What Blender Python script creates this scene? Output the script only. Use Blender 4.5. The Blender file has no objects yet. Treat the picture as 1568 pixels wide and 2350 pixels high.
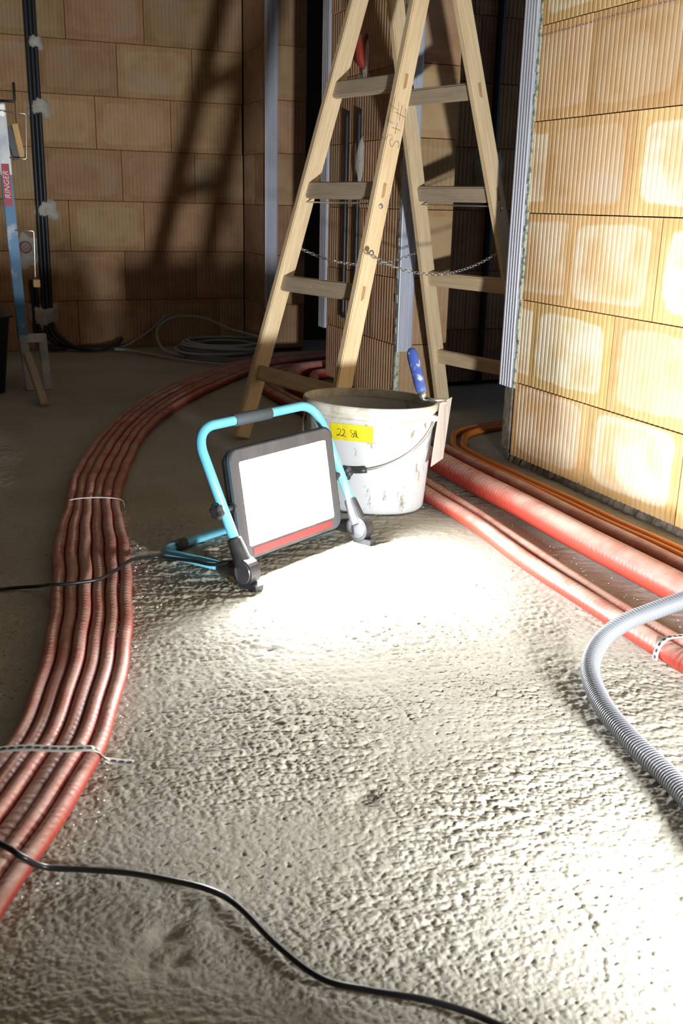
import bpy, bmesh, math, random
import numpy as np
from mathutils import Matrix, Vector
random.seed(7)
rng = np.random.RandomState(11)
scn = bpy.context.scene
COL = scn.collection

# ------------------------------------------------------------------ camera
# room frame: x towards the right-hand wall, y towards the far wall, z up, metres
FPX, PIT, ROLL, CH, TH = 2274.47, .3013795, .02316831, .7639, .4003804
_n = np.array([math.cos(TH), math.sin(TH)]); _e = np.array([-math.sin(TH), math.cos(TH)])
def to_room(v): return np.array([_n @ v[:2], _e @ v[:2], v[2]])
_c, _s, _cp, _sp = math.cos(ROLL), math.sin(ROLL), math.cos(PIT), math.sin(PIT)
AX = to_room(np.array([_c, _s*_sp, _s*_cp])); AU = to_room(np.array([-_s, _c*_sp, _c*_cp])); AF = to_room(np.array([0, _cp, -_sp]))
CP = np.array([0, 0, CH])
cam = bpy.data.cameras.new('camera'); cam_o = bpy.data.objects.new('camera', cam); COL.objects.link(cam_o)
m = Matrix.Identity(4)
for i in range(3):
    m[i][0], m[i][1], m[i][2], m[i][3] = AX[i], AU[i], -AF[i], CP[i]
cam_o.matrix_world = m
cam.sensor_fit = 'VERTICAL'; cam.sensor_height = 36; cam.sensor_width = 24; cam.lens = FPX/2350*36
cam.clip_start = .02; cam.clip_end = 60
cam.dof.use_dof = True; cam.dof.focus_distance = 2.35; cam.dof.aperture_fstop = 9
scn.camera = cam_o

# ------------------------------------------------------------------ world, lights, exposure
w = bpy.data.worlds.new('doorway_fill'); scn.world = w; w.use_nodes = True
w.node_tree.nodes['Background'].inputs[0].default_value = (.42, .55, .80, 1); w.node_tree.nodes['Background'].inputs[1].default_value = .55  # bluish fill added to lift the dark doorways, enters by wall_beyond's openings
PANEL_RADIANCE = 195      # glowing face of the work light in the picture
LAMP2_W = 31              # a second work light of the same kind stands on the floor right of the camera
la = bpy.data.lights.new('second_work_light', 'AREA'); la.shape = 'DISK'; la.size = .11; la.spread = math.radians(115); la.color = (.95, .975, 1); la.energy = LAMP2_W
lo = bpy.data.objects.new('second_work_light', la); COL.objects.link(lo)
lo.location = (.87, .25, .17)
lo.rotation_euler = (Vector((.95, 3., .55)) - lo.location).to_track_quat('-Z', 'Y').to_euler()
scn.cycles.max_bounces = 5; scn.cycles.diffuse_bounces = 3; scn.cycles.use_adaptive_sampling = True; scn.cycles.adaptive_threshold = .05; scn.cycles.adaptive_min_samples = 16; scn.cycles.glossy_bounces = 2; scn.cycles.transmission_bounces = 0
vs = scn.view_settings; vs.view_transform = 'Standard'; vs.look = 'None'; vs.exposure = 0.0; vs.gamma = 1; vs.use_curve_mapping = False

# ------------------------------------------------------------------ pixel helpers (1568 x 2350 frame) used to measure real positions
def ray(px, py): return AF + AX*((px-784)/FPX) - AU*((py-1175)/FPX)
def onX(px, py, X): d = ray(px, py); return CP + d*(X/d[0])
def onY(px, py, Y): d = ray(px, py); return CP + d*(Y/d[1])
def onZ(px, py, Z=0.): d = ray(px, py); return CP + d*((Z-CH)/d[2])
def onP(px, py, P, N): d = ray(px, py); return CP + d*((np.array(N) @ (np.array(P)-CP))/(np.array(N) @ d))
def dep(px, py, D): return CP + ray(px, py)*D

# ------------------------------------------------------------------ materials
def newmat(name):
    mt = bpy.data.materials.new(name); mt.use_nodes = True
    nt = mt.node_tree; return mt, nt, nt.nodes['Principled BSDF']
def N(nt, typ, **kw):
    n = nt.nodes.new(typ)
    for k, v in kw.items():
        if k.startswith('i_'):
            n.inputs[int(k[2:]) if k[2:].isdigit() else k[2:].replace('_', ' ')].default_value = v
        else: setattr(n, k, v)
    return n
def L(nt, a, b): nt.links.new(a, b)
def mathn(nt, op, a, b=None, c=None, clamp=False):
    n = nt.nodes.new('ShaderNodeMath'); n.operation = op; n.use_clamp = clamp
    for i, v in enumerate((a, b, c)):
        if v is None: continue
        if isinstance(v, (int, float)): n.inputs[i].default_value = v
        else: nt.links.new(v, n.inputs[i])
    return n.outputs[0]
def mixc(nt, f, a, b):
    n = nt.nodes.new('ShaderNodeMix'); n.data_type = 'RGBA'
    for s, v in ((n.inputs[0], f), (n.inputs[6], a), (n.inputs[7], b)):
        if isinstance(v, (int, float)): s.default_value = v
        elif isinstance(v, tuple): s.default_value = (*v, 1)
        else: nt.links.new(v, s)
    return n.outputs[2]
def ramp(nt, f, lo, hi):
    n = nt.nodes.new('ShaderNodeMapRange'); n.interpolation_type = 'SMOOTHSTEP'
    nt.links.new(f, n.inputs[0]); n.inputs[1].default_value = lo; n.inputs[2].default_value = hi
    return n.outputs[0]
def coords(nt, scale=(1, 1, 1), kind='Object'):
    tc = nt.nodes.new('ShaderNodeTexCoord'); mp = nt.nodes.new('ShaderNodeMapping'); mp.inputs['Scale'].default_value = scale
    nt.links.new(tc.outputs[kind], mp.inputs[0]); return mp.outputs[0]
def noise(nt, vec, scale, detail=4, rough=.55, dist=0):
    n = N(nt, 'ShaderNodeTexNoise'); n.inputs['Scale'].default_value = scale; n.inputs['Detail'].default_value = detail
    n.inputs['Roughness'].default_value = rough; n.inputs['Distortion'].default_value = dist
    if vec is not None: nt.links.new(vec, n.inputs['Vector'])
    return n.outputs[0]
def bump(nt, b, h, strength, dist):
    n = N(nt, 'ShaderNodeBump'); n.inputs['Strength'].default_value = strength; n.inputs['Distance'].default_value = dist
    nt.links.new(h, n.inputs['Height']); nt.links.new(n.outputs[0], b.inputs['Normal'])
def simple(name, c, rough=.5, metal=0, c2=None, scale=20, lo=.4, hi=.7, bmp=0, bd=.001, spec=None, stretch=(1, 1, 1), c3=None, s3=60, lo3=.62, hi3=.72):
    mt, nt, b = newmat(name)
    b.inputs['Roughness'].default_value = rough; b.inputs['Metallic'].default_value = metal
    if spec is not None: b.inputs['Specular IOR Level'].default_value = spec
    b.inputs['Base Color'].default_value = (*c, 1)
    if c2 or bmp or c3:
        v = coords(nt, stretch); nz = noise(nt, v, scale)
        col = c
        if c2: col = mixc(nt, ramp(nt, nz, lo, hi), c, c2)
        if c3: col = mixc(nt, ramp(nt, noise(nt, v, s3, 5, .65), lo3, hi3), col, c3)
        if not isinstance(col, tuple): L(nt, col, b.inputs['Base Color'])
        if bmp: bump(nt, b, nz, bmp, bd)
    return mt
def brick_mat(name, base, dark, pale, pale_amt, grey=(.62, .52, .42)):
    mt, nt, b = newmat(name)
    tc = N(nt, 'ShaderNodeTexCoord'); oi = N(nt, 'ShaderNodeObjectInfo'); sx = N(nt, 'ShaderNodeSeparateXYZ'); L(nt, tc.outputs['Object'], sx.inputs[0])
    off = N(nt, 'ShaderNodeVectorMath'); off.operation = 'MULTIPLY_ADD'; L(nt, oi.outputs['Random'], off.inputs[0]); off.inputs[1].default_value = (37, 19, 53); L(nt, tc.outputs['Object'], off.inputs[2])
    v = off.outputs[0]
    nz = noise(nt, v, 9, 3, .6)
    # fired-clay bloom: a rounded pale field inside each block's margin
    ax = mathn(nt, 'DIVIDE', mathn(nt, 'ABSOLUTE', sx.outputs[0]), .160)
    az = mathn(nt, 'DIVIDE', mathn(nt, 'ABSOLUTE', mathn(nt, 'SUBTRACT', sx.outputs[2], .124)), .098)
    d = mathn(nt, 'POWER', mathn(nt, 'ADD', mathn(nt, 'POWER', ax, 7), mathn(nt, 'POWER', az, 7)), 1/7)
    d = mathn(nt, 'ADD', d, mathn(nt, 'MULTIPLY', mathn(nt, 'SUBTRACT', noise(nt, v, 40, 2), .5), .06))
    d = mathn(nt, 'ADD', d, mathn(nt, 'MULTIPLY', mathn(nt, 'SUBTRACT', noise(nt, v, 5, 2), .5), .35))
    mk = mathn(nt, 'SUBTRACT', 1, ramp(nt, d, .93, 1.03))
    # hollow centre: bloom fades towards the middle in cloudy patches
    cl = ramp(nt, noise(nt, v, 7, 3, .5), .36, .60)
    ring = ramp(nt, d, .55, .95)
    pat = mathn(nt, 'MAXIMUM', mathn(nt, 'MULTIPLY_ADD', cl, .75, .25), mathn(nt, 'MULTIPLY', ring, .75))
    rr = mathn(nt, 'FRACT', mathn(nt, 'MULTIPLY', oi.outputs['Random'], 7.31))
    amt = mathn(nt, 'MULTIPLY', mathn(nt, 'MULTIPLY', mk, pat), mathn(nt, 'MULTIPLY_ADD', ramp(nt, rr, .0, .35), pale_amt*.85, .25*pale_amt), clamp=True)
    col = mixc(nt, ramp(nt, nz, .35, .68), base, dark)
    col = mixc(nt, mathn(nt, 'MULTIPLY', ramp(nt, noise(nt, v, 4.2, 3), .55, .72), mathn(nt, 'MULTIPLY', mk, .5)), col, grey)
    col = mixc(nt, amt, col, pale)
    hs = N(nt, 'ShaderNodeHueSaturation'); L(nt, col, hs.inputs['Color'])
    L(nt, mathn(nt, 'MULTIPLY_ADD', oi.outputs['Random'], .30, .86), hs.inputs['Value']); L(nt, mathn(nt, 'MULTIPLY_ADD', rr, .02, .49), hs.inputs['Hue'])
    sp = ramp(nt, noise(nt, v, 220, 2), .70, .74)
    col = mixc(nt, mathn(nt, 'MULTIPLY', sp, .45), hs.outputs[0], (.16, .09, .05))
    L(nt, col, b.inputs['Base Color']); b.inputs['Roughness'].default_value = .9; b.inputs['Specular IOR Level'].default_value = .15
    bump(nt, b, noise(nt, v, 160, 2), .35, .0012)
    return mt
def wood_mat(name, a, c, d, grain=26):
    mt, nt, b = newmat(name)
    oi = N(nt, 'ShaderNodeObjectInfo'); tc = N(nt, 'ShaderNodeTexCoord')
    off = N(nt, 'ShaderNodeVectorMath'); off.operation = 'MULTIPLY_ADD'; L(nt, oi.outputs['Random'], off.inputs[0]); off.inputs[1].default_value = (11, 23, 31); L(nt, tc.outputs['Object'], off.inputs[2])
    mp = N(nt, 'ShaderNodeMapping'); mp.inputs['Scale'].default_value = (1, 1, .045); L(nt, off.outputs[0], mp.inputs[0])
    g = noise(nt, mp.outputs[0], grain*6, 3, .6, .6)
    mp2 = N(nt, 'ShaderNodeMapping'); mp2.inputs['Scale'].default_value = (1, 1, .25); L(nt, off.outputs[0], mp2.inputs[0])
    big = noise(nt, mp2.outputs[0], 14, 4, .6)
    col = mixc(nt, ramp(nt, g, .38, .66), a, c)
    col = mixc(nt, mathn(nt, 'MULTIPLY', ramp(nt, big, .52, .74), .7), col, d)
    sp = ramp(nt, noise(nt, mp2.outputs[0], 130, 2), .72, .76)
    col = mixc(nt, mathn(nt, 'MULTIPLY', sp, .5), col, (.75, .72, .66))
    L(nt, col, b.inputs['Base Color']); b.inputs['Roughness'].default_value = .6; b.inputs['Specular IOR Level'].default_value = .3
    bump(nt, b, g, .25, .0008)
    return mt

M = {}
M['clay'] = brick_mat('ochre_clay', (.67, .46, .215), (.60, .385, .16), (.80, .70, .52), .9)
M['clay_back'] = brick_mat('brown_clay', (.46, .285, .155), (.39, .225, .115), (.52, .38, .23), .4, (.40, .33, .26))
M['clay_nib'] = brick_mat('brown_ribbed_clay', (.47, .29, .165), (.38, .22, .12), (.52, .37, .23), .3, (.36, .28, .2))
M['mortar'] = simple('mortar', (.20, .17, .13), .95, 0, (.10, .08, .065), 30, bmp=.6, bd=.01)
M['joint'] = simple('dark_joint', (.10, .07, .045), .95)
M['plaster'] = simple('plaster_blob', (.58, .56, .50), .9, 0, (.46, .43, .37), 25, bmp=.5, bd=.01)
M['greenmortar'] = simple('pale_green_mortar', (.50, .55, .45), .9, 0, (.18, .22, .16), 55, .5, .62, .8, .01)
M['plainwall'] = simple('bare_plaster', (.42, .34, .26), .9, 0, (.36, .28, .2), 3)
M['ceil'] = simple('concrete_ceiling', (.55, .54, .52), .9, 0, (.48, .47, .45), 2)
M['steel'] = simple('galvanised', (.60, .63, .72), .45, .2, (.52, .55, .64), 30, bmp=.1, stretch=(1, 1, .1))
M['zinc'] = simple('zinc_bolt', (.7, .7, .68), .3, .9)
M['wood'] = wood_mat('pine', (.78, .62, .39), (.69, .51, .29), (.58, .43, .26))
M['wood_grey'] = wood_mat('grey_pine', (.52, .42, .30), (.43, .34, .23), (.30, .26, .18))
M['tenon'] = wood_mat('tenon_wood', (.50, .31, .15), (.42, .25, .11), (.3, .2, .1))
M['cyan'] = simple('cyan_paint', (.14, .49, .65), .35, 0, spec=.5)
M['black'] = simple('black_plastic', (.022, .022, .024), .45, 0, (.04, .04, .043), 40)
M['grip'] = simple('grey_rubber', (.055, .07, .078), .7)
M['bezel'] = simple('dark_bezel', (.05, .053, .06), .32, 0, (.07, .073, .08), 25, stretch=(1, .1, 1))
M['redstrip'] = simple('red_strip', (.20, .035, .037), .4)
M['bucket'] = simple('white_plastic', (.50, .515, .525), .5, 0, (.45, .455, .455), 9, c3=(.20, .18, .13), s3=30, lo3=.575, hi3=.66, stretch=(1, 1, .4))
M['bucket_rim'] = simple('dirty_rim', (.62, .60, .53), .6, 0, (.40, .36, .27), 22)
M['tape'] = simple('yellow_tape', (.64, .53, .008), .55, 0, (.55, .46, .015), 60, stretch=(1, 1, .1))
M['ink'] = simple('marker_ink', (.012, .012, .014), .6)
M['pencil'] = simple('pencil', (.06, .045, .03), .8)
M['blue'] = simple('blue_handle', (.055, .11, .40), .5, 0, (.11, .17, .46), 20, c3=(.50, .51, .55), s3=40, lo3=.53, hi3=.64)
M['blade'] = simple('worn_steel', (.60, .575, .545), .55, .15, (.48, .45, .42), 60, stretch=(1, 1, .08))
def pipe_mat():
    mt, nt, b = newmat('red_foil_pipe'); v = coords(nt)
    dust = ramp(nt, mathn(nt, 'ADD', noise(nt, v, 16, 4), mathn(nt, 'MULTIPLY', noise(nt, v, 3, 2), .35)), .46, .85)
    g = N(nt, 'ShaderNodeNewGeometry'); sx = N(nt, 'ShaderNodeSeparateXYZ'); L(nt, g.outputs['Normal'], sx.inputs[0])
    up = ramp(nt, sx.outputs[2], .05, .95)      # dust settles on the upper side
    f = mathn(nt, 'MULTIPLY', mathn(nt, 'ADD', mathn(nt, 'MULTIPLY', dust, .48), .42), up, clamp=True)
    col = mixc(nt, f, (.37, .048, .030), (.52, .345, .28))
    L(nt, col, b.inputs['Base Color']); b.inputs['Roughness'].default_value = .5; b.inputs['Specular IOR Level'].default_value = .25
    w = N(nt, 'ShaderNodeTexWave'); w.inputs['Scale'].default_value = 24; w.inputs['Distortion'].default_value = 9; w.inputs['Detail'].default_value = 3; w.bands_direction = 'Y'; L(nt, v, w.inputs['Vector'])
    bump(nt, b, mathn(nt, 'ADD', mathn(nt, 'MULTIPLY', w.outputs[1], .5), noise(nt, v, 55, 3)), .26, .003)
    return mt
M['pipe'] = pipe_mat()
M['orange'] = simple('orange_conduit', (.62, .17, .012), .45)
M['hose'] = simple('grey_hose', (.165, .173, .187), .42, 0, spec=.4)
M['cord'] = simple('black_cord', (.012, .012, .014), .38)
M['conduit'] = simple('dark_conduit', (.018, .024, .03), .42)
M['cable'] = simple('grey_cable', (.36, .39, .41), .5)
M['strap'] = simple('perforated_strap', (.48, .47, .42), .45, .35)
M['hole'] = simple('dark_hole', (.03, .025, .02), .9)
M['bluepost'] = simple('blue_paint_post', (.06, .22, .42), .5, 0, (.50, .55, .6), 9, .52, .66)
M['whitepost'] = simple('scuffed_galvanised', (.55, .58, .6), .5, .3, (.35, .4, .45), 12)
M['redlabel'] = simple('red_label', (.45, .02, .05), .5)
M['white'] = simple('white_print', (.8, .8, .8), .5)
M['ochrewood'] = wood_mat('ochre_board', (.70, .46, .20), (.62, .38, .15), (.5, .32, .14))
M['brownbox'] = simple('brown_socket_box', (.20, .06, .05), .4)
M['chip'] = simple('white_crumbs', (.78, .74, .68), .9)
M['chalk'] = simple('blue_chalk', (.16, .18, .50), .9)
def floor_mat():
    mt, nt, b = newmat('rough_screed'); v = coords(nt)
    col = mixc(nt, ramp(nt, noise(nt, v, 2.2, 4), .35, .7), (.425, .400, .335), (.345, .322, .255))
    col = mixc(nt, mathn(nt, 'MULTIPLY', ramp(nt, noise(nt, v, 90, 4, .7), .5, .75), .4), col, (.27, .25, .205))
    vo = N(nt, 'ShaderNodeTexVoronoi'); vo.inputs['Scale'].default_value = 70; L(nt, v, vo.inputs['Vector'])
    sp = mathn(nt, 'MULTIPLY', mathn(nt, 'SUBTRACT', 1, ramp(nt, vo.outputs[0], .13, .21)), ramp(nt, noise(nt, v, 9, 2), .45, .6))
    col = mixc(nt, mathn(nt, 'MULTIPLY', sp, .8), col, (.16, .13, .085))
    L(nt, col, b.inputs['Base Color']); b.inputs['Roughness'].default_value = .9; b.inputs['Specular IOR Level'].default_value = .2
    bump(nt, b, noise(nt, v, 420, 2), .5, .0012)
    return mt
M['floor'] = floor_mat()
mt, nt, b = newmat('glowing_panel'); nt.nodes.remove(b); em = N(nt, 'ShaderNodeEmission'); em.inputs[0].default_value = (.97, .985, 1, 1); em.inputs[1].default_value = PANEL_RADIANCE
L(nt, em.outputs[0], nt.nodes['Material Output'].inputs[0]); M['glow'] = mt

# ------------------------------------------------------------------ object helpers
W = {}
def link(o, parent=None, matrix=None):
    COL.objects.link(o); W[o.name] = matrix.copy() if matrix else Matrix.Identity(4)
    if matrix: o.matrix_basis = matrix
    if parent is not None:
        o.parent = parent; o.matrix_parent_inverse = W[parent.name].inverted()
    return o
def thing(name, label, cat, loc, group=None):
    o = bpy.data.objects.new(name, None); o.empty_display_size = .05
    link(o, None, Matrix.Translation(Vector([float(a) for a in loc]))); return tag(o, label, cat, group)
def tag(o, label, cat, group=None):
    o['label'] = label; o['category'] = cat
    if group: o['group'] = group
    return o
def obj(name, vf, mat, parent=None, smooth=False, matrix=None, label=None, kind=None):
    me = bpy.data.meshes.new(name); v, f = vf
    me.from_pydata([tuple(map(float, p)) for p in v], [], [tuple(map(int, q)) for q in f]); me.update()
    if smooth: me.polygons.foreach_set('use_smooth', [True]*len(me.polygons))
    me.materials.append(M[mat] if isinstance(mat, str) else mat)
    o = bpy.data.objects.new(name, me); link(o, parent, matrix)
    if label: o['label'] = label
    if kind: o['kind'] = kind
    return o
def from_bm(name, bm, mat, parent=None, smooth=False, matrix=None, label=None):
    me = bpy.data.meshes.new(name); bm.to_mesh(me); bm.free()
    if smooth: me.polygons.foreach_set('use_smooth', [True]*len(me.polygons))
    me.materials.append(M[mat]); o = bpy.data.objects.new(name, me); link(o, parent, matrix)
    if label: o['label'] = label
    return o
def box(x0, x1, y0, y1, z0, z1):
    v = [(x0, y0, z0), (x1, y0, z0), (x1, y1, z0), (x0, y1, z0), (x0, y0, z1), (x1, y0, z1), (x1, y1, z1), (x0, y1, z1)]
    return v, [(3, 2, 1, 0), (4, 5, 6, 7), (0, 1, 5, 4), (1, 2, 6, 5), (2, 3, 7, 6), (3, 0, 4, 7)]
def join(*vfs):
    V, F = [], []
    for v, f in vfs:
        n = len(V); V += list(v); F += [tuple(i+n for i in q) for q in f]
    return V, F
def bevel_box(sx, sy, sz, bv, seg=2):
    bm = bmesh.new(); bmesh.ops.create_cube(bm, size=1); bmesh.ops.scale(bm, vec=(sx, sy, sz), verts=bm.verts)
    bmesh.ops.bevel(bm, geom=bm.edges[:], offset=bv, segments=seg, affect='EDGES'); return bm
def frame(o, x, y, z):
    mm = Matrix.Identity(4)
    for i in range(3): mm[i][0], mm[i][1], mm[i][2], mm[i][3] = x[i], y[i], z[i], o[i]
    return mm
def unit(v): v = np.array(v, float); return v/np.linalg.norm(v)
def bar(name, p0, p1, wdir, wd, th, mat, parent, bv=.003, ext=0):
    """squared timber from p0 to p1, wd along wdir"""
    p0, p1 = np.array(p0, float), np.array(p1, float); z = unit(p1-p0); x = np.array(wdir, float); x = unit(x-z*(x@z)); y = np.cross(z, x)
    ln = np.linalg.norm(p1-p0)+2*ext
    return from_bm(name, bevel_box(wd, th, ln, bv, 2), mat, parent, False, frame((p0+p1)/2, x, y, z))
def smoothpath(P, n=12):
    P = [np.array(p, float) for p in P]; Q = [2*P[0]-P[1]]+P+[2*P[-1]-P[-2]]; out = []
    for i in range(1, len(Q)-2):
        a, b_, c, d = Q[i-1:i+3]
        for k in range(n):
            t = k/n; out.append(.5*((2*b_)+(-a+c)*t+(2*a-5*b_+4*c-d)*t*t+(-a+3*b_-3*c+d)*t**3))
    out.append(Q[-2]); return out
def fillet(P, r, n=8):
    P = [np.array(p, float) for p in P]; out = [P[0]]
    for a, b_, c in zip(P, P[1:], P[2:]):
        u, v = unit(a-b_), unit(c-b_); h = math.acos(max(-1, min(1, u@v)))/2
        t = min(r/math.tan(h), .48*np.linalg.norm(a-b_), .48*np.linalg.norm(c-b_)); s, e = b_+u*t, b_+v*t
        for k in range(n+1):
            q = k/n; out.append((1-q)**2*s*1+2*q*(1-q)*(b_*.82+(s+e)/2*.18)+q*q*e)
    out.append(P[-1]); return out
def tube(P, r, seg=10, caps=True, flat=1.0, closed=False, up0=None):
    P = [np.array(p, float) for p in P]; n = len(P); r = [r]*n if np.isscalar(r) else r
    V, F = [], []; T = []
    for i in range(n):
        a, b_ = (P[(i-1) % n], P[(i+1) % n]) if closed else (P[max(i-1, 0)], P[min(i+1, n-1)])
        T.append(unit(b_-a))
    up = np.array(up0 if up0 is not None else (0, 0, 1.)); 
    if abs(up@T[0]) > .95: up = np.array((1., 0, 0))
    x = unit(np.cross(T[0], up))
    for i in range(n):
        x = unit(x-T[i]*(x@T[i])); y = np.cross(x, T[i])
        for k in range(seg):
            t = 2*math.pi*k/seg; V.append(P[i]+r[i]*(math.cos(t)*x+flat*math.sin(t)*y))
    for i in range(n if closed else n-1):
        j = (i+1) % n
        for k in range(seg):
            a, b_ = i*seg+k, i*seg+(k+1) % seg; F.append((a, j*seg+k, j*seg+(k+1) % seg, b_))
    if caps and not closed: F.append(tuple(range(seg))); F.append(tuple(reversed(range((n-1)*seg, n*seg))))
    return V, F
def cyl(p0, p1, r0, r1=None, seg=20): return tube([p0, p1], [r0, r1 if r1 is not None else r0], seg)
def dome(c, nrm, r, h=.6, seg=12):
    c = np.array(c, float); nrm = unit(nrm); P, R = [], []
    for k in range(5):
        t = k/4*math.pi/2; P.append(c+nrm*r*h*math.sin(t)); R.append(max(r*math.cos(t), r*.03))
    return tube(P, R, seg)

# ------------------------------------------------------------------ numpy gradient noise for relief
def perlin(x, y, seed):
    r = np.random.RandomState(seed); perm = r.permutation(1024); ang = r.rand(1024)*2*np.pi; gx, gy = np.cos(ang), np.sin(ang)
    xi, yi = np.floor(x).astype(np.int64), np.floor(y).astype(np.int64); xf, yf = x-xi, y-yi
    def g(a, b_, dx, dy):
        h = perm[(perm[(xi+a) & 1023]+yi+b_) & 1023]; return gx[h]*dx+gy[h]*dy
    u, v = xf*xf*xf*(xf*(xf*6-15)+10), yf*yf*yf*(yf*(yf*6-15)+10)
    a = g(0, 0, xf, yf)*(1-u)+g(1, 0, xf-1, yf)*u; b_ = g(0, 1, xf, yf-1)*(1-u)+g(1, 1, xf-1, yf-1)*u
    return (a*(1-v)+b_*v)*1.5
def crumbs_field(x, y, seed):
    # rounded crumbs: one per unit cell, random place and height, merged by maximum
    r = np.random.RandomState(seed); jx, jy, am, sz = r.rand(4096), r.rand(4096), r.rand(4096), r.rand(4096)
    xi, yi = np.floor(x).astype(np.int64), np.floor(y).astype(np.int64); out = np.zeros(x.shape)
    for a in (-1, 0, 1):
        for b_ in (-1, 0, 1):
            h = ((xi+a)*7919+(yi+b_)*104729) & 4095; h = (h*31+(h >> 5)*17) & 4095
            d2 = (x-xi-a-jx[h])**2+(y-yi-b_-jy[h])**2; rad = .45+.45*sz[h]
            out = np.maximum(out, (.25+.75*am[h])*np.clip(1-d2/rad**2, 0, 1))
    return out
def seg_dist(x, y, pts):
    d = np.full(x.shape, 9.)
    for (ax, ay), (bx, by) in zip(pts, pts[1:]):
        dx, dy = bx-ax, by-ay; t = np.clip(((x-ax)*dx+(y-ay)*dy)/(dx*dx+dy*dy), 0, 1); d = np.minimum(d, np.hypot(x-ax-t*dx, y-ay-t*dy))
    return d

# ================================================================== SETTING
WX, BY, RX0, RY0, CEIL = 1.672, 5.40, -2.6, -2.6, 2.6
def structure(name, vf, mat, parent=None):
    o = obj(name, vf, mat, parent); o['kind'] = 'structure'; return o
def make_floor():
    st = .0016; rs = [.42]
    while rs[-1] < 6.2: rs.append(rs[-1]*(1+st*(.75+.25*rs[-1])))
    rs = np.array(rs); ths = np.arange(math.radians(67-32), math.radians(67+34), st*1.06)
    # grid fans out from below the camera so the relief is as fine as it is near
    R, T = np.meshgrid(rs, ths, indexing='ij'); X, Y = R*np.cos(T), R*np.sin(T)
    dx, dy = .97, -.24; A, B = X*dx+Y*dy, -X*dy+Y*dx
    wob = perlin(X/.25, Y/.25, 9)*.03
    st1 = perlin(A/.09, (B+wob)/.018, 1)
    wx, wy = perlin(X/.02, Y/.02, 21)*.004, perlin(X/.02, Y/.02, 22)*.004
    g1 = crumbs_field((A+wx)/.0098, (B+wy)/.0082, 3); g2 = crumbs_field((A-wy)/.0058, (B+wx)/.0052, 4); lowf = perlin(X/.16, Y/.16, 5)
    patch = np.clip(.75+.8*perlin(X/.35, Y/.22, 6), .35, 1.2)*np.clip(1.22-.55*X, .62, 1.12)
    near = np.clip(.28+.62*R, 0, 1.15)*np.clip(1.75-.36*R, .5, 1)
    g3 = np.clip(crumbs_field((X+wy)/.021, (Y-wx)/.021, 17)-.42, 0, 1)*np.clip(.5+perlin(X/.2, Y/.2, 23), 0, 1)
    Z = near*patch*(.0022*g1+.0021*g2+.0016*st1+.0055*g3)-.0017+.0018*lowf
    Z -= .0022*np.clip(perlin(X/.009, Y/.009, 8)-.50, 0, 1)*5*np.clip(.4+perlin(X/.3, Y/.3, 12), 0, 1)
    cr = [[onZ(*p)[:2] for p in ((615, 1340), (770, 1500), (900, 1600), (1030, 1745))], [onZ(*p)[:2] for p in ((1225, 1900), (1300, 2010), (1360, 2110), (1385, 2190), (1395, 2260))]]
    for c in cr: Z -= .0022*np.exp(-(seg_dist(X+.004*g1, Y+.004*st1, c)/.0022)**2)*np.clip(.45+perlin(X/.05, Y/.05, 14), 0, 1)
    for px, py, rad, dp in ((835, 1830, .02, .006), (620, 1488, .008, .004), (470, 2065, .02, -.004), (385, 2140, .018, .006), (345, 2205, .02, .005), (410, 2200, .014, .004)):
        c = onZ(px, py); Z -= dp*np.exp(-((X-c[0])**2+(Y-c[1])**2)/rad**2)
    nr, nt_ = X.shape
    # the rest of the floor around the detailed fan, level with its border
    K = (.15, -2.8, 0); arc = [(X[0, j], Y[0, j], 0) for j in range(0, nt_, 8)]+[(X[0, -1], Y[0, -1], 0)]; na = len(arc)
    V = arc+[K, (X[-1, 0], Y[-1, 0], 0), (5.1, -2.8, 0), (-3., -2.8, 0), (-3., float(Y[-1, -1]), 0), (X[-1, -1], Y[-1, -1], 0)]
    rest = (V, [(i+1, i, na) for i in range(na-1)]+[(0, na+1, na+2, na)[::-1], (na-1, na, na+3, na+4, na+5)[::-1]])
    edge = np.minimum(np.minimum(np.arange(nt_), nt_-1-np.arange(nt_))/25., 1)[None, :]*np.minimum(np.arange(nr)/25., 1)[:, None]*np.minimum((nr-1-np.arange(nr))/25., 1)[:, None]
    Z = Z*edge
    keep = (X > RX0) & (X < 4) & (Y < 6)
    me = bpy.data.meshes.new('floor'); nv = X.size; me.vertices.add(nv)
    me.vertices.foreach_set('co', np.stack([X, Y, Z], -1).astype(np.float32).ravel())
    i = np.arange(nr*nt_).reshape(nr, nt_); q = np.stack([i[:-1, :-1], i[:-1, 1:], i[1:, 1:], i[1:, :-1]], -1).reshape(-1, 4)[:, ::-1]
    nf = len(q); me.loops.add(nf*4); me.loops.foreach_set('vertex_index', q.ravel().astype(np.int32)); me.polygons.add(nf)
    me.polygons.foreach_set('loop_start', np.arange(nf, dtype=np.int32)*4); me.polygons.foreach_set('loop_total', np.full(nf, 4, np.int32))
    me.polygons.foreach_set('use_smooth', np.ones(nf, bool)); me.update(); me.validate(); me.materials.append(M['floor'])
    o = bpy.data.objects.new('floor', me); link(o); o['kind'] = 'structure'; o['label'] = 'rough pale screed floor with rake marks'
    structure('floor_rest', rest, 'floor', o); return o
floor = make_floor()
sub = structure('floor_slab', box(RX0-.2, 4.2, RY0-.2, 5.8, -.14, -.03), 'floor', floor)
structure('ceiling', box(RX0-.2, 4.2, RY0-.2, 5.8, CEIL, CEIL+.15), 'ceil')
structure('wall_left', box(RX0-.2, RX0, RY0-.2, BY+.2, -.1, CEIL), 'plainwall')
structure('wall_front', box(RX0, 4., RY0-.2, RY0, -.1, CEIL), 'plainwall')
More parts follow.
